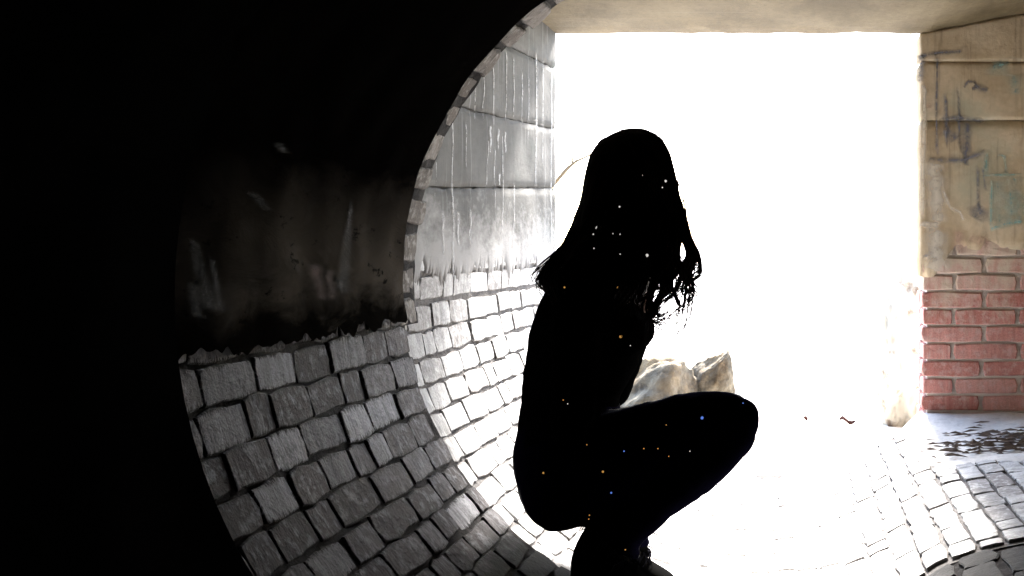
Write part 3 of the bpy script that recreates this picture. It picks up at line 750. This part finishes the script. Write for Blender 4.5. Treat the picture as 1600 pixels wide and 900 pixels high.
# frayed cuffs
bm = bmesh.new(); r = random.Random(5)
for dy in (NEAR, FAR):
    b = leg(dy)[1]; c, ra, rb_ = b[-3]; t = (b[-2][0] - b[-5][0]).normalized(); u = t.cross(Y).normalized()
    for k in range(170):
        a = r.uniform(0, 2*math.pi); p = c + u*(ra+.024)*math.cos(a) + Y*(rb_+.011)*math.sin(a) - t*.004; ln = abs(r.gauss(.016, .016)) + .005
        q = [p]; dv = t*.7 + Vector((0, 0, -.5)) + Vector((r.gauss(0, .5), r.gauss(0, .5), r.gauss(0, .5))) + (p-c).normalized()*.3
        for i in range(4): q.append(q[-1] + dv.normalized()*ln/4); dv += Vector((r.gauss(0, .35), r.gauss(0, .35), -.2))
        tube(bm, q, [.0022, .0018, .0014, .001, .0006], 3)
o = obj("frayed_hem", bm, thread_mat, person); tag(o, kind="stuff")
# boots
for dy in (NEAR, FAR):
    an = at(946 + (18 if dy > 0 else -8), 862, D + dy); L = Loft()
    s1 = an.copy()
    fl = lambda x_: -math.sqrt(.7215**2 - x_*x_)                # brick floor under the boot
    hx = an.x - .045; pts = []
    L.sweep(smooth_path([(an + Vector((.026, 0, .045)), .048, .046), (an + Vector((.008, 0, .01)), .055, .047), (an + Vector((.000, 0, -.02)), .060, .046), (an + Vector((.000, 0, -.045)), .060, .042), (an + Vector((.000, 0, -.07)), .052, .04)]), 24)
    st = []; hx -= .012
    for f, h_, wd in ((0, .026, .028), (.08, .034, .036), (.25, .038, .038), (.45, .034, .041), (.65, .026, .046), (.82, .021, .045), (.94, .016, .034), (1, .009, .018)):
        x_ = hx + f*.186; st.append((Vector((x_, an.y, fl(x_) + .008 + h_*.92)), h_*.92, wd))
    L.sweep(smooth_path(st, 3), 24)
    L.ball(Vector((an.x + .02, an.y, fl(an.x + .02) + .06)), (.05, .04, .045))
    boot = L.build("boot", boot_mat, .006, 5, person)
    bm = bmesh.new(); top = []; bot = []
    prof = [(0, .02), (.03, .03), (.12, .036), (.3, .036), (.45, .035), (.62, .044), (.8, .045), (.93, .034), (1, .014)]
    for f, wd in prof + [(f, -wd) for f, wd in reversed(prof)]:
        x_ = hx - .004 + f*.194; top.append(bm.verts.new((x_, an.y + wd, fl(x_) + .018))); bot.append(bm.verts.new((x_, an.y + wd, fl(x_) + .001)))
    for i in range(len(top)): j = (i+1) % len(top); bm.faces.new((top[i], top[j], bot[j], bot[i]))
    n = len(prof)
    for i in range(n-1):
        for q in (top, bot): bm.faces.new((q[i], q[i+1], q[2*n-2-i], q[2*n-1-i]))
    obj("sole", bm, boot_mat, boot)
# eyes, lips
for s_ in (-1, 1):
    bm = bmesh.new(); bmesh.ops.create_uvsphere(bm, u_segments=16, v_segments=10, radius=.0115, matrix=Matrix.Translation(head_c + fq @ Vector((.074, s_*.031, .005)))); obj("eye", bm, eye_mat, person, True)

# hair: a core mass with several hundred wavy locks over it
Hc = Loft(); fd = Vector((math.cos(face_az), math.sin(face_az), 0))
core = [(993,212,22,.03), (992,226,44,.06), (990,256,60,.085), (987,305,66,.093), (982,350,70,.098), (972,392,76,.115), (956,430,74,.145), (938,458,52,.13)]
Hc.sweep([(c - fd*.024, a*.94, b) for i, (c, a, b) in enumerate(smooth_path(px(core, D)))], 32)
Hc.ball(at(992, 268, D), (.080, .084, .083), None, 32)
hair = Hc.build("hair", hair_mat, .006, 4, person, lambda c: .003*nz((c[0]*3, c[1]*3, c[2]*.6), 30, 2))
bm = bmesh.new(); r = random.Random(17)
def hsample(az, f):
    "outline of the hair: centre x, x half-width, y half-width and pixel height along the fall"
    pts = [(0, 993, 4, .01, 202), (.03, 993, 20, .03, 204.5), (.07, 993, 37, .052, 212), (.11, 992, 49, .068, 223), (.15, 992, 57, .078, 236), (.20, 992, 63, .087, 252), (.28, 993, 68, .098, 278), (.38, 993, 74, .104, 308), (.52, 991, 84, .112, 350), (.70, 983, 103, .13, 396), (.86, 972, 118, .165, 434), (1, 974, 122, .188, 472)]
    for a, b in zip(pts, pts[1:]):
        if f <= b[0]: t = (f-a[0])/(b[0]-a[0]); return [a[i] + (b[i]-a[i])*t for i in range(1, 5)]
    return list(pts[-1][1:])
nst = 0
for cl in range(88):
    az0 = math.degrees(face_az) + 62 + (360-124)*((cl + r.random())/88)
    right = math.cos(R(az0)) ; end = 1.0
    length = 1.04 + r.uniform(-.06, .10) + (.08 if right > .6 else 0) - (.08 + r.uniform(-.1, .1) if right < -.5 else 0)
    if r.random() < (.45 if right > .6 else .1): length -= r.uniform(.1, .3)
    ph, fr, amp = r.uniform(0, 6.28), r.uniform(1.8, 3.2), r.uniform(.008, .017); ph2 = r.uniform(0, 6.28)
    if right > .55: amp *= 1.25
    push = r.gauss(0, .02)
    for s_ in range(9):
        az = R(az0 + r.gauss(0, 2.0)); ln = length + r.gauss(0, .05); pts = []; n = 26; j1, j2 = r.gauss(0, .0026), r.gauss(0, .0026); kph = r.gauss(0, .17)
        for i in range(n+1):
            f = i/n*ln; cx, hx_, hy, py = hsample(az, min(f, 1)); py += max(0, f-1)*300
            wv = max(0, f-.22)/.78; k_ = amp*1.1*wv*(1 + .5*wv)
            c = at(cx, py, D); hx_m = hx_/PPM; over = max(0, f - .93)
            p = Vector((c.x + math.cos(az)*(hx_m*.955 + push*wv - over*.25*(1 if right > .3 else .1)), D - 0 + math.sin(az)*(hy + push*wv), c.z))
            if right < -.2: p.x += max(0, f-.88)*.30
            p += Vector((math.cos(az), math.sin(az), 0))*math.sin(f*fr*6.28 + ph + kph)*k_ + Vector((-math.sin(az), math.cos(az), 0))*math.cos(f*fr*6.28 + ph2 + kph)*k_
            p += Vector((j1, j2, r.gauss(0, .0001)))*(.35 + 1.7*wv)
            pts.append(p)
        w0 = r.uniform(.0018, .0034); tube(bm, pts, [w0*(.7 + .5*math.sin(math.pi*min(1, i/n*1.1)))*(1 - .75*(i/n)**3) for i in range(n+1)], 4)
for k in range(70):
    az = R(math.degrees(face_az) + 62 + 236*r.random()); n = 22; ln = r.uniform(.6, 1.12); ph, fr = r.uniform(0, 6.28), r.uniform(1.2, 2.6); ow = abs(r.gauss(0, .012)) + .002; pts = []
    for i in range(n+1):
        f = i/n*ln; cx, hx_, hy, py = hsample(az, min(f, 1)); py += max(0, f-1)*300; c = at(cx, py, D); g_ = min(1, f*2.2)
        p = Vector((c.x + math.cos(az)*(hx_/PPM*.97 + ow*g_), D + math.sin(az)*(hy + ow*g_), c.z)); p += Vector((math.cos(az), math.sin(az), 0))*math.sin(f*fr*6.28 + ph)*.007*g_
        if math.cos(az) < -.2: p.x += max(0, f-.9)*.25
        pts.append(p)
    tube(bm, pts, [.0007*(1 - .6*i/n) for i in range(n+1)], 3)
# named outer locks that the silhouette shows: curls at the front, wisps at the back
def lock(path, k, spread, w0, d):
    base = smooth_path([(at(a, b, d), 0, 0) for a, b in path], 7)
    for s_ in range(k):
        o1 = Vector((r.gauss(0, spread), r.gauss(0, spread*2), r.gauss(0, spread))); o2 = Vector((r.gauss(0, spread), r.gauss(0, spread), r.gauss(0, spread))); n = len(base); cut = int(n*r.uniform(.8, 1))
        pts = [c + o1*(.4 + i/n) + o2*math.sin(i/n*9 + s_) for i, (c, _, _) in enumerate(base[:cut])]
        tube(bm, pts, [w0*(1 - .8*(i/len(pts))**2) for i in range(len(pts))], 4)
lock([(1052,280),(1066,330),(1076,370),(1090,400),(1092,425),(1078,440),(1066,452),(1070,466),(1080,474)], 14, .0035, .0016, D - .03)
lock([(1050,290),(1062,340),(1072,385),(1086,412),(1094,424)], 10, .004, .0013, D + .0)
lock([(1040,330),(1050,380),(1062,410),(1074,428),(1080,446),(1074,464),(1078,478)], 14, .004, .0015, D - .05)
lock([(1030,360),(1042,400),(1036,425),(1046,445),(1036,462),(1024,480),(1032,496),(1050,488),(1054,478)], 16, .004, .0016, D - .04)
lock([(1020,380),(1030,420),(1022,450),(1016,480),(1024,500),(1040,498),(1048,488)], 16, .004, .0017, D - .07)
lock([(1040,380),(1056,410),(1050,430),(1038,446),(1050,452),(1060,440)], 9, .003, .0011, D - .02)
lock([(930,260),(916,310),(908,350),(892,380),(872,408),(852,430),(848,446),(852,458)], 18, .004, .0018, D + .02)
lock([(925,270),(914,290),(911,320),(912,345),(905,375)], 5, .003, .0008, D + .03)
lock([(920,330),(898,374),(872,402),(850,425),(846,440),(858,448)], 14, .004, .0016, D - .04)
obj("hair_lock", bm, hair_mat, hair); tag(hair.children[0], kind="stuff")

# glowing star dots added over her clothes and hair; they are no lamps
bpy.context.view_layer.update()
trees = []
for o in (jersey, jeans, hair, hair.children[0]): trees.append(BVHTree.FromObject(o, bpy.context.evaluated_depsgraph_get()))
def star_dot_mat(name, c, e):
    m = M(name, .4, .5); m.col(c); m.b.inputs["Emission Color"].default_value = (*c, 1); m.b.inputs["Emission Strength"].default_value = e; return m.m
SW, SO, SB = star_dot_mat("white_star_dot", (1, .95, .9), .045), star_dot_mat("amber_star_dot", (1, .5, .12), .035), star_dot_mat("blue_star_dot", (.15, .3, 1), .05)
specks = [(1011,399,2.7,SW),(970,526,2.6,SO),(1097,653,2.6,SB),(932,356,2.4,SW),(965,449,1.9,SO),(1040,283,2.2,SW),(968,323,1.6,SW),(849,739,1.7,SO),(942,737,1.9,SO),(955,770,1.6,SB),(927,366,1.3,SW),(958,365,1.2,SW),(969,366,1.2,SW),(1035,293,1.2,SW),(882,449,1.6,SO),(928,388,1.2,SW),(969,397,1.1,SW),(1004,274,1,SW),(975,705,1.3,SB),(1006,701,1.1,SO),(1028,701,1.1,SO),(1045,713,1,SO),(880,625,1,SO),(887,631,1,SW),(921,805,1.1,SO),(977,859,1.1,SO),(920,811,1,SO),(1041,664,1,SO),(1078,705,1,SW),(985,540,1,SW),(917,695,1,SO),(1161,630,1.2,SB)]
cam_p = Vector((CAMX, 0, CAMZ))
for q, mt in enumerate((SW, SO, SB)):
    bm = bmesh.new()
    for (a, b, s_, m_) in specks:
        if m_ is not mt: continue
        dr = (at(a, b, 1) - cam_p).normalized(); best = None
        for t in trees:
            h = t.ray_cast(cam_p, dr)
            if h[0] is not None and (best is None or h[3] < best[1]): best = (h[0], h[3])
        if best: bmesh.ops.create_icosphere(bm, subdivisions=1, radius=s_*best[1]/FPX, matrix=Matrix.Translation(best[0] - dr*.001))
    o = obj("star_dot", bm, mt, person); tag(o, kind="stuff")
